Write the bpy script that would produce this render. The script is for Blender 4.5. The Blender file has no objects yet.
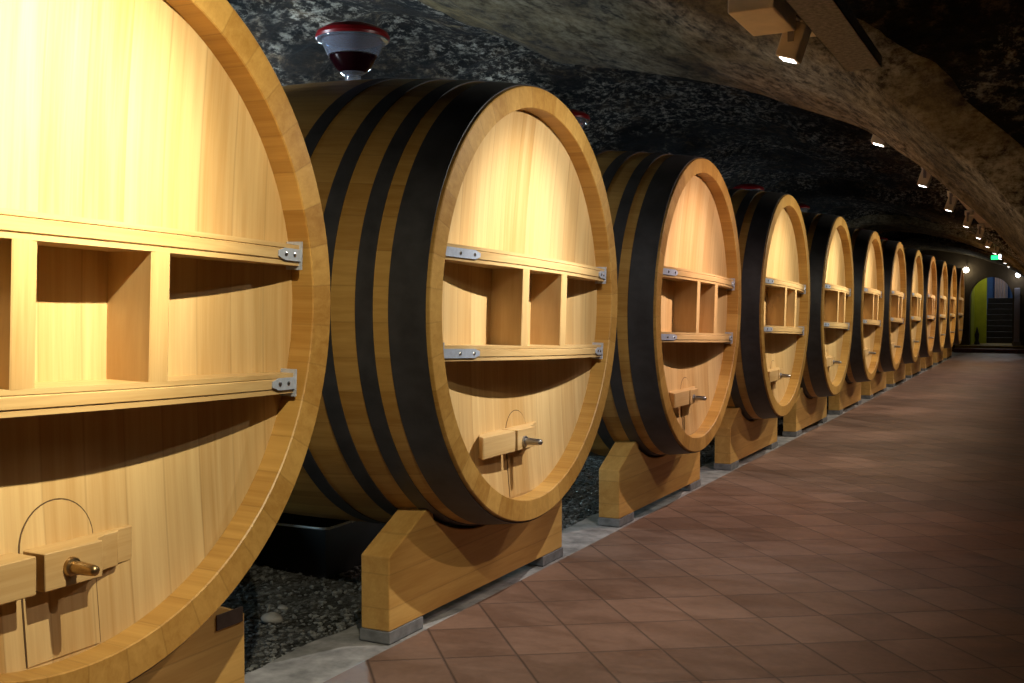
import bpy, math, random
from mathutils import Vector, Matrix, noise
random.seed(7)
sc = bpy.context.scene
C = sc.collection
PI = math.pi
ZC = 1.395                      # height of the cask centres
Y2 = 4.5155; STEP = 2.6335
def yc(n): return Y2 + (n-2)*STEP
NB = 12

# ---------------------------------------------------------------- mesh helpers
class MB:
    def __init__(s): s.v = []; s.f = []
    def add(s, vs, fs):
        b = len(s.v); s.v += [tuple(v) for v in vs]; s.f += [tuple(b+i for i in f) for f in fs]
    def box(s, x0, x1, y0, y1, z0, z1, M=None):
        vs = [Vector((x, y, z)) for x in (x0, x1) for y in (y0, y1) for z in (z0, z1)]
        if M: vs = [M @ v for v in vs]
        s.add(vs, [(0,1,3,2),(4,6,7,5),(0,4,5,1),(2,3,7,6),(0,2,6,4),(1,5,7,3)])
    def prism(s, poly, a0, a1, axis='x'):
        # poly: 2-D points in the plane normal to the axis
        def P(p, a):
            return {'x': (a, p[0], p[1]), 'y': (p[0], a, p[1]), 'z': (p[0], p[1], a)}[axis]
        n = len(poly)
        vs = [P(p, a0) for p in poly] + [P(p, a1) for p in poly]
        fs = [tuple(range(n))[::-1], tuple(range(n, 2*n))]
        for i in range(n):
            j = (i+1) % n; fs.append((i, j, n+j, n+i))
        s.add(vs, fs)
    def lathe(s, prof, seg=96, axis='x', close=False, M=None):
        # prof: (axial, radius)
        vs = []; n = len(prof)
        for k in range(seg):
            a = 2*PI*k/seg; c, d = math.cos(a), math.sin(a)
            for (h, r) in prof:
                v = Vector((h, r*c, r*d)) if axis == 'x' else Vector((r*c, r*d, h))
                vs.append(M @ v if M else v)
        fs = []
        m = n if close else n-1
        for k in range(seg):
            k2 = (k+1) % seg
            for i in range(m):
                j = (i+1) % n
                fs.append((k*n+i, k*n+j, k2*n+j, k2*n+i))
        s.add(vs, fs)
    def tube(s, p, q, r, seg=12):
        p = Vector(p); q = Vector(q); d = (q-p); L = d.length
        R = d.to_track_quat('Z', 'Y').to_matrix().to_4x4(); M = Matrix.Translation(p) @ R
        s.lathe([(0, 0.0001), (0, r), (L, r), (L, 0.0001)], seg, 'z', M=M)
    def build(s, name, mat, parent=None, smooth=None, bevel=0):
        me = bpy.data.meshes.new(name); me.from_pydata(s.v, [], s.f); me.update()
        import bmesh
        bm = bmesh.new(); bm.from_mesh(me)
        bmesh.ops.remove_doubles(bm, verts=bm.verts, dist=1e-5)
        bmesh.ops.recalc_face_normals(bm, faces=bm.faces)
        if smooth is not None:
            ang = math.radians(smooth)
            for f in bm.faces: f.smooth = True
            for e in bm.edges:
                if len(e.link_faces) == 2 and e.calc_face_angle(0) > ang: e.smooth = False
        bm.to_mesh(me); bm.free()
        o = bpy.data.objects.new(name, me); C.objects.link(o)
        if mat: me.materials.append(mat)
        if parent: o.parent = parent
        if bevel:
            b = o.modifiers.new('bevel', 'BEVEL'); b.width = bevel; b.segments = 2; b.limit_method = 'ANGLE'
        return o
def empty(name, loc, label=None, cat=None, group=None):
    o = bpy.data.objects.new(name, None); C.objects.link(o); o.location = loc; o.empty_display_size = .1
    tag(o, label, cat, group); return o
def tag(o, label=None, cat=None, group=None, kind=None):
    if label: o['label'] = label
    if cat: o['category'] = cat
    if group: o['group'] = group
    if kind: o['kind'] = kind
    return o
def copy_tree(o, parent=None):
    c = o.copy(); C.objects.link(c)
    if parent: c.parent = parent
    for ch in [x for x in KIDS.get(o.name, [])]: 
        k = copy_tree(ch, c)
        KIDS.setdefault(c.name, []).append(k)
    return c
KIDS = {}
def index_kids(root):
    KIDS[root.name] = list(root.children)
    for ch in root.children: index_kids(ch)

# ---------------------------------------------------------------- materials
def newmat(name):
    m = bpy.data.materials.new(name); m.use_nodes = True
    nt = m.node_tree; b = nt.nodes['Principled BSDF']; return m, nt, b
class N:
    def __init__(s, nt): s.nt = nt
    def n(s, t, **k):
        o = s.nt.nodes.new(t)
        for a, v in k.items(): setattr(o, a, v)
        return o
    def l(s, a, b): s.nt.links.new(a, b)
    def m(s, op, a, b=None, c=None):
        o = s.n('ShaderNodeMath', operation=op)
        for i, v in enumerate((a, b, c)):
            if v is None: continue
            if isinstance(v, (int, float)): o.inputs[i].default_value = v
            else: s.l(v, o.inputs[i])
        return o.outputs[0]
    def comb(s, x, y, z):
        o = s.n('ShaderNodeCombineXYZ')
        for i, v in enumerate((x, y, z)):
            if isinstance(v, (int, float)): o.inputs[i].default_value = v
            else: s.l(v, o.inputs[i])
        return o.outputs[0]
    def noise(s, vec, scale, detail=4, rough=.5, dist=0):
        o = s.n('ShaderNodeTexNoise'); s.l(vec, o.inputs['Vector'])
        o.inputs['Scale'].default_value = scale; o.inputs['Detail'].default_value = detail
        o.inputs['Roughness'].default_value = rough; o.inputs['Distortion'].default_value = dist
        return o.outputs['Fac']
    def ramp(s, fac, stops):
        o = s.n('ShaderNodeValToRGB'); s.l(fac, o.inputs[0])
        e = o.color_ramp.elements
        e[0].position = stops[0][0]; e[0].color = (*stops[0][1], 1)
        e[1].position = stops[-1][0]; e[1].color = (*stops[-1][1], 1)
        for p, c in stops[1:-1]:
            x = e.new(p); x.color = (*c, 1)
        return o.outputs[0]
    def mix(s, fac, a, b, mode='MIX'):
        o = s.n('ShaderNodeMix', data_type='RGBA', blend_type=mode)
        for i, v in ((0, fac), (6, a), (7, b)):
            if isinstance(v, (int, float)): o.inputs[i].default_value = v
            elif isinstance(v, tuple): o.inputs[i].default_value = (*v, 1)
            else: s.l(v, o.inputs[i])
        return o.outputs[2]
    def bump(s, h, strength, dist, b):
        o = s.n('ShaderNodeBump'); s.l(h, o.inputs['Height'])
        o.inputs['Strength'].default_value = strength; o.inputs['Distance'].default_value = dist
        s.l(o.outputs[0], b.inputs['Normal'])

def wood(name, mode, dark, light, rough=.42, spread=.5):
    m, nt, b = newmat(name); g = N(nt)
    tc = g.n('ShaderNodeTexCoord'); sp = g.n('ShaderNodeSeparateXYZ'); g.l(tc.outputs['Object'], sp.inputs[0])
    x, y, z = sp.outputs
    oi = g.n('ShaderNodeObjectInfo'); sl = g.n('ShaderNodeSeparateXYZ'); g.l(oi.outputs['Location'], sl.inputs[0]); rnd = g.m('MULTIPLY', sl.outputs[1], 1.37)
    if mode == 'head':        # upright boards
        w = g.m('ADD', g.m('MULTIPLY', y, 7.4), .27)
        bd = g.m('FLOOR', w); fr = g.m('FRACT', w)
        gv = g.comb(g.m('MULTIPLY', y, 26), g.m('MULTIPLY', z, .9), g.m('MULTIPLY', x, 3))
        fine = g.comb(g.m('MULTIPLY', y, 130), g.m('MULTIPLY', z, 3.5), x)
    elif mode == 'stave':     # staves round the axis
        an = g.m('MULTIPLY', g.m('ARCTAN2', y, z), 46/(2*PI))
        bd = g.m('FLOOR', an); fr = g.m('FRACT', an)
        rr = g.m('SQRT', g.m('ADD', g.m('MULTIPLY', y, y), g.m('MULTIPLY', z, z)))
        gv = g.comb(g.m('MULTIPLY', x, 1.1), g.m('MULTIPLY', an, 4.2), g.m('MULTIPLY', rr, 22))
        fine = g.comb(g.m('MULTIPLY', x, 4), g.m('MULTIPLY', an, 19), g.m('MULTIPLY', rr, 110))
    elif mode == 'beam':      # laminated beam lying along y
        w = g.m('MULTIPLY', g.m('ADD', z, 2.0), 7.0)
        bd = g.m('FLOOR', w); fr = g.m('FRACT', w)
        gv = g.comb(g.m('MULTIPLY', y, 1.6), g.m('MULTIPLY', z, 16), g.m('MULTIPLY', x, 16))
        fine = g.comb(g.m('MULTIPLY', y, 6), g.m('MULTIPLY', z, 90), g.m('MULTIPLY', x, 90))
    elif mode == 'rail':      # one board along y
        bd = g.m('FLOOR', g.m('ADD', g.m('MULTIPLY', z, 2.2), 3)); fr = None
        gv = g.comb(g.m('MULTIPLY', y, 1.4), g.m('MULTIPLY', z, 30), g.m('MULTIPLY', x, 30))
        fine = g.comb(g.m('MULTIPLY', y, 5), g.m('MULTIPLY', z, 160), g.m('MULTIPLY', x, 160))
    else:                     # upright board
        bd = g.m('FLOOR', g.m('MULTIPLY', y, 5)); fr = None
        gv = g.comb(g.m('MULTIPLY', y, 30), g.m('MULTIPLY', z, 1.4), g.m('MULTIPLY', x, 12))
        fine = g.comb(g.m('MULTIPLY', y, 140), g.m('MULTIPLY', z, 5), g.m('MULTIPLY', x, 70))
    wn = g.n('ShaderNodeTexWhiteNoise', noise_dimensions='2D'); g.l(g.comb(bd, g.m('FLOOR', rnd), 0), wn.inputs['Vector'])
    off = g.n('ShaderNodeVectorMath', operation='ADD'); g.l(gv, off.inputs[0]); g.l(wn.outputs['Color'], off.inputs[1])
    sc2 = g.n('ShaderNodeVectorMath', operation='MULTIPLY_ADD'); g.l(wn.outputs['Color'], sc2.inputs[0]); sc2.inputs[1].default_value = (31, 17, 23); g.l(gv, sc2.inputs[2])
    n1 = g.noise(sc2.outputs[0], 1.0, 5, .55, .6)
    n2 = g.noise(fine, 1.0, 3, .6)
    f = g.m('ADD', g.m('ADD', g.m('MULTIPLY', n1, .75), g.m('MULTIPLY', n2, .3)), g.m('MULTIPLY', g.m('SUBTRACT', wn.outputs['Value'], .5), spread))
    col = g.ramp(f, [(.22, dark), (.78, light)])
    if fr is not None:        # the joint between two boards
        ed = g.m('MINIMUM', fr, g.m('SUBTRACT', 1, fr))
        j = g.m('GREATER_THAN', .022, ed)
        col = g.mix(g.m('MULTIPLY', j, .22), col, tuple(c*.45 for c in dark))
        h = g.m('ADD', g.m('MULTIPLY', n2, .2), g.m('MULTIPLY', j, -1))
        g.bump(h, .25, .002, b)
    else:
        g.bump(n2, .12, .001, b)
    g.l(col, b.inputs['Base Color']); b.inputs['Roughness'].default_value = rough
    b.inputs['Specular IOR Level'].default_value = .35
    return m
DK = (.37, .205, .066); LT = (.56, .385, .18)
M_head = wood('oak_head', 'head', DK, LT, .38, .32)
M_stave = wood('oak_staves', 'stave', (.29, .135, .024), (.49, .28, .075), .42, .35)
M_rail = wood('oak_rail', 'rail', (.35, .195, .065), (.53, .36, .165), .4, .1)
M_post = wood('oak_post', 'post', (.35, .195, .065), (.53, .36, .165), .4, .1)
M_hatch = M_head
M_beam = wood('oak_beam', 'beam', (.46, .225, .05), (.70, .42, .13), .5, .25)

def simple(name, col, rough=.5, metal=0, noise_amt=0, scale=20, bump=0, spec=.5):
    m, nt, b = newmat(name); g = N(nt)
    b.inputs['Roughness'].default_value = rough; b.inputs['Metallic'].default_value = metal
    b.inputs['Specular IOR Level'].default_value = spec
    if noise_amt or bump:
        tc = g.n('ShaderNodeTexCoord'); n = g.noise(tc.outputs['Object'], scale, 5, .6)
        c = g.ramp(n, [(.3, tuple(x*(1-noise_amt) for x in col)), (.7, tuple(min(1, x*(1+noise_amt)) for x in col))])
        g.l(c, b.inputs['Base Color'])
        if bump: g.bump(n, .5, bump, b)
    else: b.inputs['Base Color'].default_value = (*col, 1)
    return m
M_iron = simple('black_iron', (.034, .032, .034), .45, 0, .35, 9, .001, .5)
M_steel = simple('galvanised_steel', (.44, .48, .58), .42, .35, .15, 40)
M_screw = simple('screw', (.75, .75, .78), .25, 1)
M_brass = simple('brass', (.42, .29, .14), .35, 1, .25, 60)
M_boltsteel = simple('bolt_steel', (.35, .34, .34), .35, 1, .2, 60)
M_pad = simple('pad_metal', (.20, .20, .21), .55, .2, .35, 18, .002)
M_plate = simple('plate_metal', (.10, .07, .055), .5, .4, .2, 20)
M_conc = simple('concrete', (.26, .245, .24), .8, 0, .45, 9, .006)
M_tray = simple('tray_metal', (.15, .135, .11), .5, .4, .75, 55, .004)
M_lampbody = simple('lamp_beige', (.72, .56, .36), .5, 0, .08, 12)
M_lampbody2 = simple('lamp_brown', (.22, .16, .13), .5, 0, .2, 12)
M_red = simple('red_lid', (.28, .008, .012), .35, 0, .1, 10)
M_wine = simple('wine', (.012, .001, .004), .1)
M_rubber = simple('dark_trough', (.02, .02, .022), .3, .3)
M_yellow = simple('yellow_plaster', (.42, .44, .02), .8, 0, .15, 3)
M_ochre = simple('ochre_floor', (.32, .22, .05), .7, 0, .2, 4)
M_step = simple('dark_steps', (.03, .02, .017), .6, 0, .3, 8)
M_blue = simple('blue_plaster', (.06, .14, .30), .8, 0, .15, 3)
M_pale = simple('pale_drape', (.62, .50, .44), .8, 0, .08, 4)
M_redstep = simple('red_step', (.12, .035, .025), .6, 0, .3, 8)
M_greypost = simple('grey_post', (.42, .41, .46), .6, 0, .1, 6)
m, nt, b = newmat('clear_glass'); b.inputs['Transmission Weight'].default_value = .8; b.inputs['Roughness'].default_value = .05
b.inputs['Base Color'].default_value = (.72, .82, 1, 1); b.inputs['IOR'].default_value = 1.45; M_glass = m
def emit(name, col, s):
    m, nt, b = newmat(name); b.inputs['Emission Color'].default_value = (*col, 1); b.inputs['Emission Strength'].default_value = s
    b.inputs['Base Color'].default_value = (*col, 1); return m
M_lens = emit('lamp_lens', (1, .97, .93), 9)
M_globe = emit('lamp_globe', (1, .98, .86), 14)
M_cool = emit('cool_lens', (.7, .85, 1), 10)
M_green = emit('green_sign', (.02, .9, .22), 2.2)
M_white = emit('white_lens', (.85, .9, 1), 8)

def rockmat(name, c0, c1, c2, pale, scale=1.0, lo=.5, hi=.66, bd=.12):
    m, nt, b = newmat(name); g = N(nt)
    tc = g.n('ShaderNodeTexCoord'); P = tc.outputs['Object']
    mp = g.n('ShaderNodeMapping'); g.l(P, mp.inputs[0]); mp.inputs['Scale'].default_value = (1, .55, 1.7)
    n1 = g.noise(mp.outputs[0], 2.3*scale, 8, .68, .5)
    n2 = g.noise(mp.outputs[0], 10*scale, 9, .78, .1)
    n3 = g.noise(mp.outputs[0], .8*scale, 4, .6)
    f = g.m('ADD', g.m('MULTIPLY', n1, .55), g.m('MULTIPLY', n2, .45))
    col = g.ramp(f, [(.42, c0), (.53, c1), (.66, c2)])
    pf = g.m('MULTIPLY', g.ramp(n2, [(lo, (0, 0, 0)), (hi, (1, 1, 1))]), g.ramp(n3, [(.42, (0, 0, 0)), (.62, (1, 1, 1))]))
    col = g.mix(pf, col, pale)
    g.l(col, b.inputs['Base Color']); b.inputs['Roughness'].default_value = .85
    b.inputs['Specular IOR Level'].default_value = .25
    g.bump(f, 1.0, bd, b)
    return m
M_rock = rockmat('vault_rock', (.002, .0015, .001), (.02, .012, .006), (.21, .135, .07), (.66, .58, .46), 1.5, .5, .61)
M_rib = rockmat('rib_stone', (.025, .016, .006), (.12, .08, .03), (.25, .175, .075), (.38, .31, .2), 1.3, .42, .62, .05)
M_gravel = rockmat('gravel_bed', (.03, .028, .025), (.13, .125, .12), (.32, .32, .32), (.5, .5, .5), 5)
M_pebble = simple('pebbles', (.17, .17, .17), .4, 0, .7, 7)

# tiled floor
m, nt, b = newmat('terracotta_tiles'); g = N(nt); M_tile = m
tc = g.n('ShaderNodeTexCoord'); sp = g.n('ShaderNodeSeparateXYZ'); g.l(tc.outputs['Object'], sp.inputs[0]); x, y, z = sp.outputs
ca, sa = math.cos(math.radians(33.8)), math.sin(math.radians(33.8))
u = g.m('ADD', g.m('MULTIPLY', x, ca), g.m('MULTIPLY', y, sa)); v = g.m('ADD', g.m('MULTIPLY', x, -sa), g.m('MULTIPLY', y, ca))
u = g.m('ADD', u, g.m('MULTIPLY', g.m('SUBTRACT', v, 3.4), .11))
U = g.m('DIVIDE', g.m('SUBTRACT', u, 2.865), .296); V = g.m('DIVIDE', g.m('SUBTRACT', v, 3.40), .377)
fu, fv = g.m('FRACT', U), g.m('FRACT', V)
du = g.m('MULTIPLY', g.m('MINIMUM', fu, g.m('SUBTRACT', 1, fu)), .296); dv = g.m('MULTIPLY', g.m('MINIMUM', fv, g.m('SUBTRACT', 1, fv)), .377)
ed = g.m('MINIMUM', du, dv); j = g.ramp(ed, [(.0025, (1, 1, 1)), (.0055, (0, 0, 0))])
wn = g.n('ShaderNodeTexWhiteNoise', noise_dimensions='2D'); g.l(g.comb(g.m('FLOOR', U), g.m('FLOOR', V), 0), wn.inputs['Vector'])
n1 = g.noise(g.comb(g.m('MULTIPLY', x, .8), g.m('MULTIPLY', y, 1.6), 0), 3.5, 6, .65, .4)
n2 = g.noise(g.comb(u, v, wn.outputs['Value']), 28, 4, .6)
f = g.m('ADD', g.m('ADD', g.m('MULTIPLY', n1, .6), g.m('MULTIPLY', n2, .25)), g.m('MULTIPLY', wn.outputs['Value'], .18))
col = g.ramp(f, [(.3, (.105, .055, .037)), (.72, (.26, .155, .112))])
col = g.mix(g.m('MULTIPLY', j, .85), col, (.045, .03, .026))
g.l(col, b.inputs['Base Color']); b.inputs['Roughness'].default_value = .52; b.inputs['Specular IOR Level'].default_value = .4
g.l(g.ramp(n1, [(.3, (.42,)*3), (.7, (.62,)*3)]), b.inputs['Roughness'])
g.bump(g.m('ADD', g.m('MULTIPLY', j, -1), g.m('MULTIPLY', n2, .25)), .5, .003, b)

# ---------------------------------------------------------------- casks
def R_body(x):                 # x from 0 back to -2.3
    return 1.0 + .095*(1-((x+1.15)/1.15)**2)
def head_x(y, z):
    return -(.14 - .055*min(1, (y*y+z*z)/.81))
cask = empty('wine_cask', (0, 0, 0), 'x', 'cask')
b_ = MB()
prof = [(-.16, .902), (-.004, .902), (0, .905), (0, .994), (-.003, .998)]
prof += [(-2.3*k/24, R_body(-2.3*k/24)) for k in range(1, 24)]
prof += [(-2.294, .998), (-2.3, .99), (-2.3, .91), (-2.2, .90), (-2.2, .001)]
b_.lathe(prof, 144)
b_.build('stave_body', M_stave, cask, 35)
h = MB()
NR, NS = 14, 96
vs = [(head_x(0, 0), 0, 0)]; fs = []
for i in range(1, NR+1):
    r = .904*i/NR
    for k in range(NS):
        a = 2*PI*k/NS; y, z = r*math.cos(a), r*math.sin(a); vs.append((head_x(y, z), y, z))
for k in range(NS):
    fs.append((0, 1+k, 1+(k+1) % NS))
for i in range(1, NR):
    for k in range(NS):
        k2 = (k+1) % NS; A = 1+(i-1)*NS; B = 1+i*NS
        fs.append((A+k, B+k, B+k2, A+k2))
nb = len(vs)
vs += [(-.2, .904*math.cos(2*PI*k/NS), .904*math.sin(2*PI*k/NS)) for k in range(NS)]
B = 1+(NR-1)*NS
for k in range(NS):
    k2 = (k+1) % NS; fs.append((B+k, nb+k, nb+k2, B+k2))
fs.append(tuple(nb+k for k in range(NS)))
h.add(vs, fs); h.build('head', M_head, cask, 40)
for (x0, x1) in ((-.014, -.168), (-.235, -.31), (-.42, -.495), (-.65, -.725)):
    for mir in (0, 1):
        a, c = (x0, x1) if not mir else (-2.3-x1, -2.3-x0)
        q = MB(); t = .005
        xs = [a+(c-a)*i/4 for i in range(5)]
        pr = [(xx, R_body(xx)+.001) for xx in xs] + [(xx, R_body(xx)+t) for xx in reversed(xs)]
        q.lathe(pr, 144, close=True)
        for i_ in range(2):          # rivets where the hoop ends overlap, on top
            yy = -.02+.05*i_
            xx = (a+c)/2; rr = R_body(xx)+t
            q.lathe([(rr-.004, .012), (rr+.004, .011), (rr+.008, .006), (rr+.009, .0005)], 8, 'z', M=Matrix.Translation((xx, yy, 0)))
        q.build('hoop', M_iron, cask, 35)
# cross brace: two moulded rails, two uprights, steel brackets
def Xf(y): return .03 - .062*(y/.87)**2
brace = MB()
def rail(z0, z1):
    q = MB(); H = z1-z0
    d = lambda zz, dx: (dx, zz)
    sec = [(0, z0), (0, z0+.013), (-.005, z0+.0145), (0, z0+.016), (.003, z0+.018), (.003, z1-.018), (0, z1-.016), (-.005, z1-.0145), (0, z1-.013), (0, z1), ]
    ny = 28; vs = []; m = len(sec)+2
    ym = math.sqrt(.893**2-max(abs(z0), abs(z1))**2)-.002
    for i in range(ny+1):
        y = -ym+2*ym*i/ny; X = Xf(y)
        bx = head_x(y, (z0+z1)/2)-.012
        for (dx, zz) in sec: vs.append((X+dx, y, zz))
        vs.append((bx, y, z1)); vs.append((bx, y, z0))
    fs = []
    for i in range(ny):
        for k in range(m):
            k2 = (k+1) % m; fs.append((i*m+k, i*m+k2, (i+1)*m+k2, (i+1)*m+k))
    fs.append(tuple(range(m))); fs.append(tuple(ny*m+k for k in reversed(range(m))))
    q.add(vs, fs); return q, ym
br = empty('cross_brace', (0, 0, 0)); br.parent = cask; br.rotation_euler = (math.radians(-.9), 0, 0)
for (z0, z1) in ((.137, .203), (-.268, -.205)):
    q, ym = rail(z0, z1); rl = q.build('rail', M_rail, br, 30)
    for s in (-1, 1):
        E_ = 0 if s > 0 else .12
        k = MB(); zc_ = (z0+z1)/2; hh = .019
        # strap on the front
        pts = [(ym-.002, -hh), (ym-.002, hh), (ym-.10-E_, hh), (ym-.115-E_, hh*.75), (ym-.135-E_, hh*.45), (ym-.135-E_, -hh*.45), (ym-.115-E_, -hh*.75), (ym-.10-E_, -hh)]
        n = len(pts); vs = []
        for dx in (.0035, .0075):
            for (yy, zz) in pts: vs.append((Xf(yy)+dx, s*yy, zc_+zz))
        k.add(vs, [tuple(range(n)), tuple(range(n, 2*n))[::-1]]+[(i, (i+1) % n, n+(i+1) % n, n+i) for i in range(n)])
        # flange against the inside of the rim
        x1 = Xf(ym)
        k.box(x1-.05, x1+.0105, s*(ym-.006) if s > 0 else s*ym, s*ym if s > 0 else s*(ym-.006), z0-.012, z1+.012)
        bk = k.build('bracket', M_steel, br)
        bk['label'] = 'galvanised steel corner bracket'
        for yy in (ym-.045-E_*.6, ym-.095-E_):
            w = MB(); M = Matrix.Translation((Xf(yy)+.0072, s*yy, zc_))
            w.lathe([(0, .0085), (.002, .0075), (.003, .004), (.003, .0003)], 10, 'x', M=M)
            w.build('screw', M_screw, br)
for yy in (-.21, .21):
    q = MB(); X = Xf(yy); w = .034
    prf = [(-.14, yy-w*.8), (X-.002, yy-w), (X, yy-w+.004), (X, yy+.018 if yy < 0 else yy+w-.004), (X-.002, yy+w), (-.14, yy+w*.8)]
    q.prism([(p[0], p[1]) for p in prf], -.206, .138, 'z')
    q.build('upright', M_post, br)
# hatch near the bottom of the head
q = MB(); pts = []
hw, hz = .112, -.61
for k in range(17):
    a = PI*k/16; pts.append((hw*math.cos(a), hz+hw*math.sin(a)))
pts = pts + [(-hw, -.89), (hw, -.89)]
n = len(pts); vs = [(head_x(*p)+.0025, *p) for p in pts]+[(head_x(*p)-.02, *p) for p in pts]
q.add(vs, [tuple(range(n)), tuple(range(n, 2*n))[::-1]]+[(i, (i+1) % n, n+(i+1) % n, n+i) for i in range(n)])
q.build('hatch', M_hatch, cask)
q = MB(); gw = .0035
gp = [((hw+gw)*math.cos(PI*k/24), hz+(hw+gw)*math.sin(PI*k/24)) for k in range(25)] + [(-hw-gw, -.89), (hw+gw, -.89)]
n = len(gp); q.add([(head_x(*p)+.0008, *p) for p in gp]+[(head_x(*p)-.02, *p) for p in gp], [tuple(range(n)), tuple(range(n, 2*n))[::-1]]+[(i, (i+1) % n, n+(i+1) % n, n+i) for i in range(n)])
q.build('hatch_joint', simple('dark_joint', (.07, .035, .012), .8), cask)
# wooden clamp bar across the hatch: flat centre, concave shoulders, thin tabs, slot in the middle
bar = MB()
cb = -.115; HX = -.15; FX = -.034
def side(s):
    o = []
    if s < 0:
        return [(FX, cb-.012), (FX, cb-.12), (FX-.003, cb-.18), (FX-.002, cb-.24), (FX, cb-.315), (FX-.006, cb-.322), (-.08, cb-.28), (-.11, cb-.22), (HX, cb-.21)]
    o.append((FX, cb+s*.012)); o.append((FX, cb+s*.19))
    for k in range(9):
        t = k/8; a = t*PI/2
        o.append((FX-.010-.042*math.sin(a), cb+s*(.19+.10*(1-math.cos(a)))))
    o.append((-.100, cb+s*.30)); o.append((-.103, cb+s*.355)); o.append((HX, cb+s*.357))
    return o
Rr = side(1); Ll = side(-1)
poly = Rr + list(reversed(Ll))
poly.append((-.12, cb-.012)); poly.append((-.12, cb+.012))
bar.prism(poly, -.70, -.605, 'z')
hb = bar.build('hatch_bar', M_rail, cask, 25, .003)
bo = MB()
M = Matrix.Translation((FX, -.025, -.652))
bo.lathe([(-.02, .001), (-.02, .024), (.004, .025), (.01, .023), (.012, .016), (.018, .0155), (.03, .0165), (.075, .0145), (.086, .012), (.09, .007), (.091, .0005)], 24, 'x', M=M)
bolt = bo.build('bolt', M_brass, cask, 40)
index_kids(cask)

ORD = ['nearest', 'second', 'third', 'fourth', 'fifth', 'sixth', 'seventh', 'eighth', 'ninth', 'tenth', 'eleventh', 'last']
TILT = .0197
for n in range(1, NB+1):
    o = cask if n == 1 else copy_tree(cask)
    o.location = (0, yc(n)+(.022 if n == 1 else .014), ZC); o.rotation_euler = (0, TILT, 0)
    if n == 1: o['label'] = 'nearest oak cask, cut off by the left edge, brightest lit head with brass bolt'
    elif n == 2: o['label'] = 'second nearest oak cask, all black hoops visible, glass wine jar on top'
    elif n == 3: o['label'] = 'pinkish lit oak cask, third in the row from the camera'
    elif n == NB: o['label'] = 'last and dimmest oak cask in the row, closest to the far archway'
    else: o['label'] = 'oak cask with black hoops, %s in the row counted from the camera' % ORD[n-1]
    o['group'] = 'big oak wine casks in a row'
    for ch in KIDS[o.name]:
        if ch.name.startswith('cross_brace'):
            ch.rotation_euler = (math.radians(-1.3 if n == 1 else -1.75), 0, 0); ch.location = (0, 0, .008 if n == 1 else .02)
        if n > 1 and ch.name.startswith('hatch_bar'): ch.location = (0, -.04, .035)
        if n > 1 and ch.name.startswith('bolt'): ch.location = (0, -.05, .025)
        if ch.name.startswith('bolt'):
            ch['label'] = 'brass bolt' if n == 1 else 'grey metal bolt'
            if n > 1:
                if n == 2: bm2 = ch.data.copy(); bm2.materials[0] = M_boltsteel
                ch.data = bm2

# ---------------------------------------------------------------- cradles
def cradle_poly():
    p = [(-.83, .05), (-.83, .36), (-.49, .53)]
    Rr_ = 1.052; z0 = ZC-.0
    a0 = math.asin(.47/Rr_)
    for k in range(-12, 13):
        a = a0*k/12; p.append((Rr_*math.sin(a), ZC-Rr_*math.cos(a)))
    p += [(.53, .53), (.92, .36), (.92, .05)]
    return p
cr = empty('cask_cradle', (0, 0, 0), 'x', 'cradle')
q = MB(); q.prism(cradle_poly(), -.43, -.29, 'x'); q.build('saddle_beam', M_beam, cr, None, .006)
for (a, c) in ((-.835, -.57), (.66, .925)):
    q = MB(); q.box(-.435, -.285, a, c, .0, .05); f_ = q.build('foot_pad', M_pad, cr, None, .003); f_['label'] = 'grey metal pad under beam end'
q = MB(); q.box(-.292, -.285, .78, .905, .335, .385)
p_ = q.build('end_plate', M_plate, cr); p_['label'] = 'small dark metal plate'
index_kids(cr)
for n in range(1, NB+1):
    o = cr if n == 1 else copy_tree(cr)
    o.location = (0, yc(n)+.0, 0)
    o['group'] = 'front cradles under the casks'
    o['label'] = {1: 'wooden cradle beam half hidden under the nearest cask', 2: 'large wooden cradle beam on grey pads under the second nearest cask',
                  NB: 'front wooden cradle beam under the last cask by the archway'}.get(n, 'front wooden cradle beam under the %s cask from the camera' % ORD[n-1])
    o2 = copy_tree(cr if n == 1 else cr); o2.location = (-1.43, yc(n), 0)
    for ch in list(KIDS[o2.name]):
        if ch.name.startswith('end_plate'):
            KIDS[o2.name].remove(ch); bpy.data.objects.remove(ch)
    o2['group'] = 'rear cradles under the casks'
    o2['label'] = 'rear wooden cradle beam in the dark, behind the front cradle of the %s cask' % ORD[n-1]

# ---------------------------------------------------------------- topping-up jars with red lids
jar = empty('topping_jar', (0, 0, 0), 'x', 'jar')
q = MB()
outp = [(0, .045), (.035, .05), (.05, .075), (.075, .105), (.13, .14), (.20, .172), (.235, .185), (.238, .212), (.246, .214)]
inn = [(.246, .20), (.240, .178), (.20, .166), (.13, .134), (.08, .10), (.058, .07), (.05, .001)]
q.lathe(outp+inn, 64, 'z'); gl = q.build('glass_bowl', M_glass, jar, 40)
q = MB(); q.lathe([(.0505, .001), (.0505, .0768), (.0754, .1065), (.13, .1413), (.150, .149), (.1501, .001)], 48, 'z'); q.build('wine', M_wine, jar, 40)
q = MB(); q.lathe([(.247, .001), (.247, .218), (.262, .222), (.285, .212), (.312, .17), (.332, .11), (.342, .05), (.345, .001)], 64, 'z'); q.build('lid', M_red, jar, 30)
q = MB(); q.lathe([(-.03, .001), (-.03, .03), (.002, .032), (.002, .001)], 24, 'z'); q.build('spout', M_steel, jar, 30)
index_kids(jar)
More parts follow.
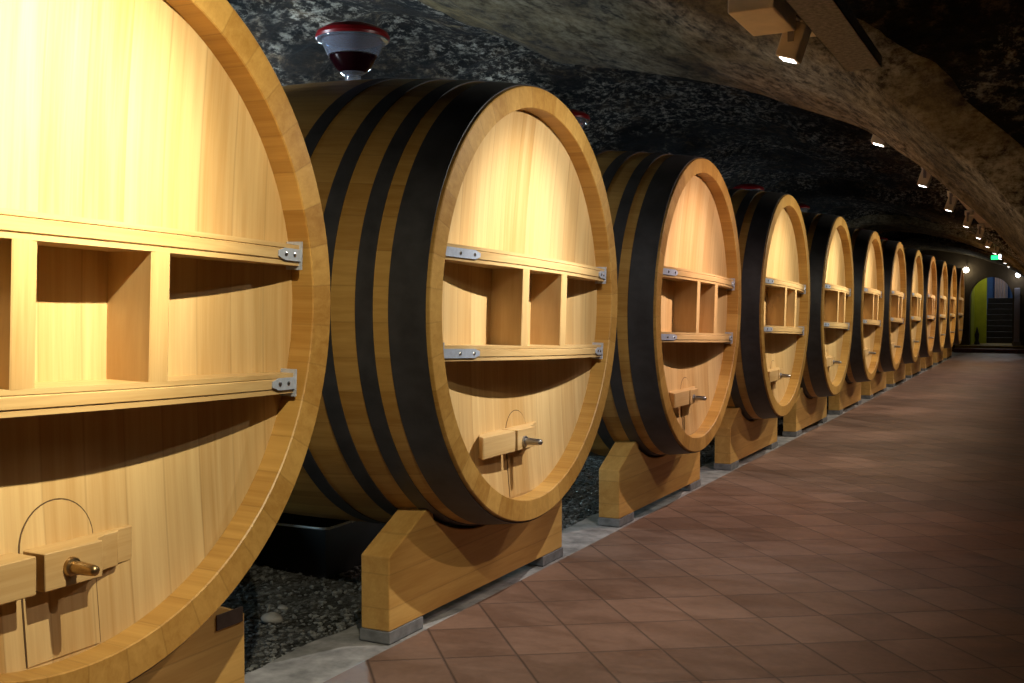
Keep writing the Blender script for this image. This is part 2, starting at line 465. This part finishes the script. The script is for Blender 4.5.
for n in range(1, NB+1):
    if n == 1: continue
    o = jar if n == 2 else copy_tree(jar)
    o.location = (-1.04, yc(n)+.0, ZC+R_body(-1.04)+.018+.0197); o.scale = (.84, .84, .84)
    o['group'] = 'glass topping jars on the casks'
    o['label'] = {2: 'glass jar half full of dark wine with red lid on the second cask'}.get(n, 'glass jar with red lid on top of the %s cask from the camera' % ORD[n-1])

# ---------------------------------------------------------------- vault
BASE = [(-3.4, -.3), (-3.38, .9), (-3.15, 1.8), (-2.7, 2.45), (-2.1, 2.95), (-1.45, 3.16), (-.77, 3.1), (-.29, 3.0), (.1, 2.89), (.46, 2.76), (.95, 2.56), (1.3, 2.33), (1.56, 2.1), (1.8, 1.86), (2.1, 1.45), (2.34, .9), (2.45, -.3)]
def catmull(pts, n):
    out = []
    for i in range(len(pts)-1):
        p0 = Vector(pts[max(i-1, 0)]); p1 = Vector(pts[i]); p2 = Vector(pts[i+1]); p3 = Vector(pts[min(i+2, len(pts)-1)])
        for k in range(n):
            t = k/n
            out.append(.5*((2*p1)+(-p0+p2)*t+(2*p0-5*p1+4*p2-p3)*t*t+(-p0+3*p1-3*p2+p3)*t**3))
    out.append(Vector(pts[-1])); return out
PROF = catmull(BASE, 12)
CEN = Vector((-.4, .9))
KEYS = [(-3, 1.30, 0), (4.7, 1.25, 0), (5.0, 1.22, 0), (5.12, 1.055, 1), (5.7, 1.03, 1), (7.2, 1.0, 1), (7.32, 1.01, 1), (7.45, 1.16, 0), (8.2, 1.2, 0), (12.2, 1.18, 0), (13.2, 1.14, 0), (14.9, 1.17, 0),
        (18.6, 1.17, 0), (18.8, 1.05, 1), (20.8, 1.03, 1), (21.0, 1.15, 0), (24.6, 1.15, 0), (24.8, 1.04, 1), (27.2, 1.01, 1), (27.4, 1.12, 0), (31.6, 1.12, 0), (31.8, 1.02, 1), (36.2, 1.0, 1)]
def key(y):
    for (a, s0, r0), (b2, s1, r1) in zip(KEYS, KEYS[1:]):
        if y <= b2:
            t = max(0, (y-a)/(b2-a)); return s0+(s1-s0)*t, r0+(r1-r0)*t
    return KEYS[-1][1:]
ys = []
y = -2.5
while y < 36.0:
    ys.append(y)
    y += .07 if y < 9 else (.1 if y < 16 else .16)
ys.append(36.05)
def first_rib(x, y):
    if y > 8: return 1
    return max(0, min(1, (x+1.9)/.8))
def vault_vert(i, y):
    s, r = key(y); p = PROF[i]
    fr = first_rib(p.x, y); s = s*fr+(1.19+.03*math.sin(y))*(1-fr); r = r*fr
    sr = s if r > .5 else s + (s-1)*.95*max(0, min(1, (p.x+.2)/1.2))
    q = CEN + (p-CEN)*sr
    if p.y < .9: q.y = p.y if p.y < 0 else q.y
    q.x = CEN.x+(p.x-CEN.x)*sr
    d = (p-CEN).normalized()
    P = Vector((q.x, y*.8, q.y))
    amp = .10*(1-r)+.02*r
    w = noise.fractal(P*1.1, 1.0, 2.0, 5)*amp + (1-r)*.035*noise.turbulence(P*4.5, 3, False) 
    if r > .5: w += .012*noise.noise(P*3)
    if q.x > 1.2: w = max(w, -.02)
    return (q.x+d.x*w, y, q.y+d.y*w)
def strip(name, i0, i1, mats):
    idx = list(range(i0, i1+1)); vs = []; fs = []; mi = []
    for y in ys:
        for i in idx: vs.append(vault_vert(i, y))
    m = len(idx)
    for a in range(len(ys)-1):
        _, r = key((ys[a]+ys[a+1])/2)
        for k in range(m-1):
            fs.append((a*m+k, (a+1)*m+k, (a+1)*m+k+1, a*m+k+1)); mi.append(1 if r*first_rib(PROF[idx[k]].x+.25*noise.noise(Vector((k*.3, ys[a]*2, 0))), ys[a]) > .45 and ys[a] < 8 or ys[a] > 24 and r > .45 else 0)
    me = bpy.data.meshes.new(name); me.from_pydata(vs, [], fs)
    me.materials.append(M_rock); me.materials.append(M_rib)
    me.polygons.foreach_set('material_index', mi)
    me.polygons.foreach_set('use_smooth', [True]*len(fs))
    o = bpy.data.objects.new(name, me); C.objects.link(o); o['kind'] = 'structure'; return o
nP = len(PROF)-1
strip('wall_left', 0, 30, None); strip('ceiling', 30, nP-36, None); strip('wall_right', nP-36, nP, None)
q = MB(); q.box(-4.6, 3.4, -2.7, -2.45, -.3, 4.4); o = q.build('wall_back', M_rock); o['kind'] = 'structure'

# ---------------------------------------------------------------- floor, kerb, gravel
q = MB(); q.box(-.262, 3.4, -2.6, 36.05, -.2, 0); o = q.build('floor', M_tile); o['kind'] = 'structure'
# concrete kerb with a ragged inner edge
vs = []; fs = []; n = 0; yy = -2.6
while yy < 36.1:
    e = -.60+.035*noise.noise(Vector((0, yy*1.3, 0)))+.02*noise.noise(Vector((3, yy*6, 0)))
    f0 = -.262+0*yy
    vs += [(f0, yy, -.004), (-.40, yy, -.003+.004*noise.noise(Vector((1, yy*5, 2)))), (e+.015, yy, -.006), (e, yy, -.03), (e, yy, -.2)]
    if n:
        a = (n-1)*5; fs += [(a+k, a+5+k, a+6+k, a+1+k) for k in range(4)]
    n += 1; yy += .08
me = bpy.data.meshes.new('trim_1'); me.from_pydata(vs, [], fs); me.materials.append(M_conc)
o = bpy.data.objects.new('trim_1', me); C.objects.link(o); o['kind'] = 'structure'
def gz(x, y):
    t = max(0, min(1, (-.62-x)/2.6)); t2 = max(0, min(1, (-1.1-x)/1.2))
    return -.035+.05*t+.12*t2*t2*(3-2*t2)+.03*noise.noise(Vector((x*1.3, y*1.1, 0)))*min(1, t*8)+.02*noise.noise(Vector((x*5, y*5, 3)))*min(1, t*8)
vs = []; fs = []; nx = 40; ny = 380
for j_ in range(ny+1):
    for i in range(nx+1):
        x = -.56-3.3*i/nx; y = -2.5+38.5*j_/ny; vs.append((x, y, gz(x, y)-.0))
for j_ in range(ny):
    for i in range(nx):
        a = j_*(nx+1)+i; fs.append((a, a+1, a+nx+2, a+nx+1))
me = bpy.data.meshes.new('gravel_bed'); me.from_pydata(vs, [], fs); me.materials.append(M_gravel)
o = bpy.data.objects.new('gravel_bed', me); C.objects.link(o)
tag(o, 'dark crushed gravel bed under and behind the casks', 'gravel', kind='stuff')
q = MB(); rg = random.Random(3)
ico = [(0, 0, 1), (.89, 0, .45), (.28, .85, .45), (-.72, .53, .45), (-.72, -.53, .45), (.28, -.85, .45), (.5, .5, -.5), (-.6, .2, -.5), (.1, -.7, -.5)]
fcs = [(0, 1, 2), (0, 2, 3), (0, 3, 4), (0, 4, 5), (0, 5, 1), (1, 6, 2), (2, 6, 3), (3, 6, 7), (3, 7, 4), (4, 7, 8), (4, 8, 5), (5, 8, 1), (1, 8, 6), (6, 8, 7)]
for _ in range(15000):
    x = -.63-2.2*rg.random()**1.2; y = 1.8+12*rg.random()**1.7
    s = .006+.012*rg.random()**2; a = rg.random()*6.28
    zc_ = gz(x, y)+s*.3; c, d = math.cos(a), math.sin(a)
    sx, sy, sz = s*(.8+.7*rg.random()), s*(.7+.5*rg.random()), s*(.5+.5*rg.random())
    q.add([(x+c*vx*sx-d*vy*sy, y+d*vx*sx+c*vy*sy, zc_+vz*sz) for vx, vy, vz in ico], fcs)
me = bpy.data.meshes.new('loose_pebbles'); me.from_pydata(q.v, [], q.f); me.materials.append(M_pebble)
o = bpy.data.objects.new('loose_pebbles', me); C.objects.link(o)
tag(o, 'loose grey pebbles scattered on the gravel bed', 'pebbles', kind='stuff')
# two bigger stones on the gravel
for (x, y, s, lb) in ((-.98, 3.78, .045, 'larger pale stone on the dark gravel beside the kerb'), (-1.08, 3.98, .022, 'smaller pale stone on the gravel behind the larger one')):
    me = bpy.data.meshes.new('stone'); q = MB(); q.lathe([(-.6*s, .001)]+[(-.6*s+1.2*s*k/6, s*math.sin(PI*(k+.6)/7.2)) for k in range(7)]+[(.62*s, .001)], 14, 'z')
    q.v = [(vx*(1.3+.4*noise.noise(Vector((vx*20, vy*20, vz*20)))), vy*.9, vz*(1+.3*noise.noise(Vector((vx*30, vy*30, 4))))) for vx, vy, vz in q.v]
    o = q.build('stone', M_conc, None, 60); o.location = (x, y, gz(x, y)+s*.4)
    tag(o, lb, 'stone')
# steel-rimmed trough in the dark behind the nearest gap
t = empty('steel_trough', (-1.42, 4.88, .0), 'dark steel trough with a bright rim on the gravel under the second cask', 'trough')
q = MB()
q.box(-.25, .25, -.44, .44, .0, .02); q.box(-.25, -.235, -.44, .44, .02, .25); q.box(.235, .25, -.44, .44, .02, .25); q.box(-.235, .235, -.44, -.425, .02, .25); q.box(-.235, .235, .425, .44, .02, .25)
q.build('basin', M_rubber, t)
q = MB(); ps = []
for (cx, cy, a0) in ((.22, .41, 0), (-.22, .41, 90), (-.22, -.41, 180), (.22, -.41, 270)):
    for k in range(5):
        a = math.radians(a0+k*22.5); ps.append((cx+.035*math.cos(a), cy+.035*math.sin(a), .255))
for a, c in zip(ps, ps[1:]+ps[:1]): q.tube(a, c, .007, 8)
q.build('rim', simple('bright_rim', (.7, .72, .75), .3, .3), t, 40)

# ---------------------------------------------------------------- lighting: spotlights on the track
LX, LZ = 1.15, ZC+1.10
def spot_fixture():
    r = empty('spotlight', (0, 0, 0), 'x', 'spotlight')
    # housing points toward local -X and down
    T = Matrix.Rotation(math.radians(-72), 4, 'Y')
    q = MB(); q.box(-.075, .075, -.055, .055, -.045, .045, T); q.build('housing', M_lampbody, r, None, .006)
    q = MB(); q.box(-.078, -.0745, -.035, .035, -.028, .028, T); q.build('lens', M_lens, r)
    q = MB()
    for s in (-1, 1): q.box(-.012, .012, s*.062-.003, s*.062+.003, -.01, .10)
    q.box(-.014, .014, -.066, .066, .10, .108); q.build('yoke', M_lampbody2, r)
    q = MB(); q.box(-.05, .05, .10, .32, .09, .15); q.box(-.014, .014, -.06, .11, .108, .12); q.build('gear_box', M_lampbody, r, None, .004)
    index_kids(r); return r
sp0 = spot_fixture()
def beam(o, src, tgt, e, ang, col, blend=1.0):
    L = bpy.data.lights.new('spot', 'SPOT'); L.energy = e; L.spot_size = math.radians(ang); L.spot_blend = blend; L.shadow_soft_size = .012
    L.color = col
    lo = bpy.data.objects.new('spot_beam', L); C.objects.link(lo); lo.parent = o
    lo.location = src; lo.rotation_euler = (tgt-src).to_track_quat('-Z', 'Y').to_euler()
cols = {1: (1, .91, .64), 2: (1, .97, .88), 3: (1, .77, .68), 4: (1, .92, .74), 5: (1, .94, .76), 7: (1, .86, .70), 8: (1, .90, .72), 9: (1, .80, .68), 11: (1, .80, .50)}
for n in range(1, NB+1):
    o = sp0 if n == 1 else copy_tree(sp0)
    yl = yc(n)+(.05 if n > 1 else 0)
    o.location = (LX, yl, LZ)
    o['group'] = 'spotlights on the ceiling track'
    o['label'] = {1: 'beige spotlight above the aisle shining on the nearest cask', 2: 'beige spotlight with bright lens hanging in front of the lit stone rib', 3: 'small bright spotlight at the lower edge of the stone rib'}.get(n, 'small spotlight on the far track lighting the %s cask' % ORD[n-1])
    src = Vector((-.03, 0, -.085))
    beam(o, src, Vector((0-LX, -.05, ZC+(.42 if n == 1 else .2)-LZ)), {1: 350, 2: 220, 5: 200, 8: 200, 12: 60}.get(n, 175), 60, cols.get(n, (1, .88, .70)))
    beam(o, src, Vector((0-LX, 0, ZC-.3-LZ)), {1: 170, 2: 130, 12: 50}.get(n, 125), 138, cols.get(n, (1, .88, .70)))
# a second row high on the opposite side of the aisle, aimed low at the cradles
for k, (ya, lb) in enumerate(((1.9, 'nearest'), (4.4, 'second'), (7.9, 'third'), (9.9, 'fourth'), (12.0, 'fifth'), (15.2, 'sixth'), (17.8, 'seventh'), (21.5, 'eighth'), (23.2, 'ninth'), (28.0, 'eleventh'), (30.8, 'last'))):
    o = copy_tree(sp0); o.location = (2.3, ya, ZC+1.12)
    for ch in list(o.children):
        if ch.type == 'LIGHT': bpy.data.objects.remove(ch)
    o['group'] = 'spotlights high on the right side of the aisle'
    o['label'] = 'spotlight on the right side of the aisle aimed low at the %s cask' % lb
    beam(o, Vector((-.03, 0, -.085)), Vector((-2.3, .0, -1.12-1.25)), 75 if k < 2 else 105, 32, (1, .80, .66), .8)

# extra beige control box and cable tray before the rib
q = MB(); q.box(-.09, .09, -.20, .20, -.05, .05); o = q.build('ballast_box', M_lampbody, None, None, .006); o.location = (1.08, 4.32, ZC+1.18)
tag(o, 'large plain beige box under the ceiling at the top edge', 'box')
def tray(name, x, y0, y1, z, w, label, mat):
    r = empty(name, (x, y0, z), label, 'cable tray')
    q = MB(); L = y1-y0; q.box(-w/2, w/2, 0, L, 0, .004); q.box(-w/2, -w/2+.004, 0, L, 0, .05); q.box(w/2-.004, w/2, 0, L, 0, .05)
    n = int(L/.09)
    
    q.build('channel', mat, r)
    for k in range(max(2, int(L/2.2))):
        h = MB(); yy = L*(k+.5)/max(2, int(L/2.2)); h.tube((0, yy, .004), (0, yy, .95), .005, 8); h.build('hanger_rod', M_tray, r)
    return r
tray('cable_tray', 1.375, -2.2, 4.95, 2.435, .15, 'perforated grey metal cable tray ending at the stone rib', M_tray)
tray('lighting_track', LX+.09, 9.3, 35.5, LZ+.155, .22, 'long thin ceiling track carrying the far spotlights down the aisle', simple('track_paint', (.40, .30, .22), .5, 0, .3, 6))
tray('spotlight_track', LX, -2.2, 4.95, LZ+.155, .06, 'near ceiling track holding the two closest spotlights', M_lampbody2)

# cool uplights on the back wall behind the casks
up = empty('rear_floodlight', (0, 0, 0), 'x', 'floodlight')
q = MB(); q.box(-.04, .04, -.15, .15, -.05, .05); q.build('housing', M_lampbody2, up, None, .005)
q = MB(); q.box(-.03, .03, -.14, .14, .05, .056); q.build('lens', M_cool, up)
q = MB(); q.tube((0, 0, -.05), (0, 0, -2.33), .015); q.build('post', M_lampbody2, up, 40)
index_kids(up)
for n in range(1, 11):
    o = up if n == 1 else copy_tree(up)
    o.location = (-2.4, yc(n)-1.317, ZC+.98)
    o['group'] = 'cool floodlights behind the casks'
    o['label'] = 'cool white floodlight behind the gap on the near side of the %s cask' % ORD[n-1]
    L = bpy.data.lights.new('flood', 'POINT'); L.energy = [6, 13, 55, 24, 3, 3, 3, 3, 2.5, 2.5][n-1]; L.color = (.62, .82, 1); L.shadow_soft_size = .06
    lo = bpy.data.objects.new('flood_glow', L); C.objects.link(lo); lo.parent = o; lo.location = (.02, 0, .12)
    beam(o, Vector((.02, 0, .12)), Vector((-1.04+2.4, 1.317, .24)), [22, 95, 34, 12, 6, 6, 6, 6, 5, 5][n-1], 34, (.80, .88, 1))

for n, e in ((2, 10), (3, 34), (4, 14)):
    o = copy_tree(up); o.location = (-2.15, yc(n)-1.317, .42)
    for ch in list(o.children):
        if ch.type == 'LIGHT': bpy.data.objects.remove(ch)
        elif ch.name.startswith('post'): bpy.data.objects.remove(ch)
    q = MB(); q.box(-.05, .05, -.07, .07, -.42, -.05); q.build('stand', M_lampbody2, o)
    o['group'] = 'cool floor floodlights on the gravel'
    o['label'] = 'low cool floodlight on the gravel at the near side of the %s cask' % ORD[n-1]
    L = bpy.data.lights.new('flood', 'POINT'); L.energy = e; L.color = (.55, .85, .95); L.shadow_soft_size = .05
    lo = bpy.data.objects.new('flood_glow', L); C.objects.link(lo); lo.parent = o; lo.location = (.06, 0, .12)

# ---------------------------------------------------------------- far end: arch, steps, lamps
YE = 36.0
ax0, ax1, asz, atz = -.12, 1.08, 1.62, 2.30
def archpts(x0, x1, zs, zt, n=20):
    c = (x0+x1)/2; r = (x1-x0)/2
    return [(c+r*math.cos(PI*k/n), zs+(zt-zs)*math.sin(PI*k/n)) for k in range(n+1)]
q = MB(); ap = archpts(ax0, ax1, asz, atz)
for yy in (YE, YE+.45):
    pass
outer = [(4.0, -.3), (4.0, 4.5), (-5, 4.5), (-5, -.3)]
vs = []; fs = []
inner = [(ax1, .2)]+ap+[(ax0, .2)]
n = len(inner)
for yy in (YE, YE+.45):
    for (x, z) in inner: vs.append((x, yy, z))
    for (x, z) in inner:      # matching outer ring
        a = math.atan2(z-1.2, x-(ax0+ax1)/2); d = Vector((math.cos(a), math.sin(a)))
        t = min(abs(4.4/d.x) if abs(d.x) > 1e-6 else 99, abs(3.2/d.y) if abs(d.y) > 1e-6 else 99)
        vs.append(((ax0+ax1)/2+d.x*t, yy, 1.2+d.y*t))
for i in range(n-1):
    fs.append((i, i+1, n+i+1, n+i)); fs.append((2*n+i, 3*n+i, 3*n+i+1, 2*n+i+1)); fs.append((i, 2*n+i, 2*n+i+1, i+1))
fs.append((0, n-1, 2*n-1, n)); fs.append((0, 2*n, 3*n-1, n-1))
q.add(vs, fs)
o = q.build('wall_end', simple('end_plaster', (.07, .045, .018), .85, 0, .3, 2.5)); o['kind'] = 'structure'
# raised landing and red step in front
q = MB(); q.box(-.5, 2.3, YE-.9, YE-.02, 0, .12); o = q.build('threshold_step', M_redstep, None, None, .01); tag(o, 'low dark red step across the foot of the far archway', 'step')
q = MB(); q.box(-.5, 2.3, YE-.4, YE+.46, .12, .2); o = q.build('landing_slab', M_ochre, None, None, .008); tag(o, 'ochre landing slab right in the far archway', 'slab')
q = MB(); q.box(-.8, 2.2, YE+.46, YE+3.4, .1, .2); o = q.build('floor_passage', M_ochre); o['kind'] = 'structure'
q = MB(); q.box(-.22, -.1, YE+.46, YE+2.2, .2, 3.4); q.box(-.1, .26, YE+2.05, YE+2.2, .2, 3.4); o = q.build('wall_passage_left', M_yellow); o['kind'] = 'structure'
q = MB(); q.box(1.5, 1.6, YE+.46, YE+7, .2, 4.4); o = q.build('wall_passage_right', M_blue); o['kind'] = 'structure'
q = MB(); q.box(-.8, 1.6, YE+7, YE+7.1, .2, 5); o = q.build('wall_passage_end', M_blue); o['kind'] = 'structure'
q = MB(); q.box(-.8, 1.6, YE+.46, YE+7, 4.4, 4.5); o = q.build('ceiling_passage', M_blue); o['kind'] = 'structure'
q = MB(); q.box(-.85, -.8, YE+2.2, YE+7, .2, 4.5); o = q.build('wall_passage_far_left', M_blue); o['kind'] = 'structure'
q = MB()
for k in range(8): q.box(.2, 1.48, YE+2.2+k*.28, YE+4.9, .2+k*.185, .2+(k+1)*.185)
o = q.build('staircase', M_step, None, None, .01); tag(o, 'dark staircase going up behind the far archway', 'staircase')
q = MB()
vs = []
pl = [(.30+.02*k, YE+6.6+.05*math.sin(k*1.3)) for k in range(22)] + [(.30+.02*k, YE+6.63+.05*math.sin(k*1.3)) for k in reversed(range(22))]
q.prism(pl, 1.56, 3.9, 'z'); o = q.build('pale_curtain', M_pale, None, 60); tag(o, 'pale pinkish curtain hanging above the stairs beyond the archway', 'curtain')
# pale post right of the arch
t = empty('door_post', (1.2, YE-.12, .2), 'pale grey door post on a block to the right of the archway', 'post')
q = MB(); q.box(-.07, .09, -.06, .06, .12, 1.75); q.build('shaft', M_greypost, t, None, .01)
q = MB(); q.box(-.1, .12, -.09, .09, 0, .13); q.build('base_block', M_conc, t, None, .01)
t = empty('dark_sculpture', (.02, YE+.9, .2), 'small dark pointed figure on the floor against the yellow wall', 'ornament')
q = MB(); q.lathe([(0, .001), (0, .09), (.03, .085), (.12, .05), (.3, .07), (.42, .04), (.55, .012), (.56, .001)], 16, 'z'); q.build('body', M_step, t, 40)
t.location.y = YE+.7; t.location.x = .06
def lampfix(x, y, z, r, mat, name, label, energy, col):
    t = empty(name, (x, y, z), label, 'lamp')
    q = MB(); q.lathe([(-r, .001)]+[(-r*math.cos(PI*k/10), r*math.sin(PI*k/10)) for k in range(1, 10)]+[(r, .001)], 16, 'z'); q.build('globe', mat, t, 60)
    q = MB(); q.tube((0, 0, r*.8), (0, 0, r+.08), .02); q.tube((0, 0, r+.07), (0, .16, r+.07), .018); q.build('wall_arm', M_lampbody2, t, 40)
    if energy:
        L = bpy.data.lights.new('lamp', 'POINT'); L.energy = energy; L.color = col; L.shadow_soft_size = r
        lo = bpy.data.objects.new('lamp_glow', L); C.objects.link(lo); lo.parent = t; lo.location = (0, -r*1.6, -r*1.2)
def at_y(px, py, y):
    F = Vector((-math.sin(.4653)*math.cos(.0326), math.cos(.4653)*math.cos(.0326), -math.sin(.0326)))
    R = Vector((math.cos(.4653), math.sin(.4653), 0)); Up = R.cross(F)
    d = F+R*(px-512)/1072.83-Up*(py-341.5)/1072.83
    return Vector((2.1257, 0, ZC-.0035))+d*(y/d.y)
p = at_y(966, 270, YE-.17); lampfix(p.x, p.y, p.z, .085, M_globe, 'wall_lamp', 'bright round wall lamp left of the far archway', 2.2, (1, .93, .7))
p = at_y(1018, 275, YE-.17); lampfix(p.x, p.y, p.z, .07, M_white, 'wall_lamp', 'cool white round lamp right of the far archway above the post', 3, (.8, .85, 1))
t = empty('exit_light', at_y(996, 257, 23.8), 'green glowing emergency exit light above the archway', 'exit light')
q = MB(); q.box(-.09, .05, -.03, .03, -.05, .03); q.build('green_panel', M_green, t, None, .005)
q = MB(); q.box(.05, .09, -.03, .03, -.02, .05); q.build('white_lamp', M_white, t)
q = MB(); q.tube((0, 0, .03), (0, 0, .6), .008); q.build('hanger_rod', M_tray, t)
L = bpy.data.lights.new('green', 'POINT'); L.energy = .5; L.color = (.1, 1, .3); L.shadow_soft_size = .05
lo = bpy.data.objects.new('exit_glow', L); C.objects.link(lo); lo.parent = t; lo.location = (0, -.15, 0)
# lamps inside the passage
for (x, y, z, e, col, nm, lb) in ((.5, YE+1.2, 2.9, 12, (1, .95, .7), 'ceiling_lamp', 'lamp on the passage ceiling just behind the archway'), (.5, YE+5.6, 4.1, 45, (1, .95, .9), 'ceiling_lamp', 'lamp over the stairs in front of the pale curtain')):
    t = empty(nm, (x, y, z), lb, 'lamp')
    q = MB(); q.lathe([(0, .001), (0, .09), (.03, .1), (.05, .1), (.05, .001)], 20, 'z'); q.build('shade', M_globe, t, 40)
    q = MB(); q.tube((0, 0, .05), (0, 0, 4.4-z), .01); q.build('rod', M_tray, t)
    L = bpy.data.lights.new('lamp', 'POINT'); L.energy = e; L.color = col; L.shadow_soft_size = .08
    lo = bpy.data.objects.new('lamp_glow', L); C.objects.link(lo); lo.parent = t; lo.location = (0, 0, -.12)

# ---------------------------------------------------------------- world, camera, view
w = bpy.data.worlds.new('dark'); sc.world = w; w.use_nodes = True
w.node_tree.nodes['Background'].inputs[0].default_value = (.5, .4, .3, 1); w.node_tree.nodes['Background'].inputs[1].default_value = 0.0
cd = bpy.data.cameras.new('camera'); cam = bpy.data.objects.new('camera', cd); C.objects.link(cam); sc.camera = cam
cd.sensor_width = 36; cd.lens = 1072.83*36/1024; cd.clip_start = .05
F = Vector((-math.sin(.4653)*math.cos(.0326), math.cos(.4653)*math.cos(.0326), -math.sin(.0326)))
R = Vector((math.cos(.4653), math.sin(.4653), 0)); Up = R.cross(F)
cam.matrix_world = Matrix(((R.x, Up.x, -F.x, 2.1257), (R.y, Up.y, -F.y, 0), (R.z, Up.z, -F.z, ZC-.0035), (0, 0, 0, 1)))
sc.view_settings.view_transform = 'Standard'; sc.view_settings.look = 'None'; sc.view_settings.gamma = 1
sc.view_settings.use_curve_mapping = False; sc.view_settings.exposure = 0
sc.cycles.max_bounces = 8; sc.cycles.diffuse_bounces = 5; sc.cycles.transmission_bounces = 8
sc.cycles.use_denoising = True
sc.cycles.sample_clamp_indirect = 3
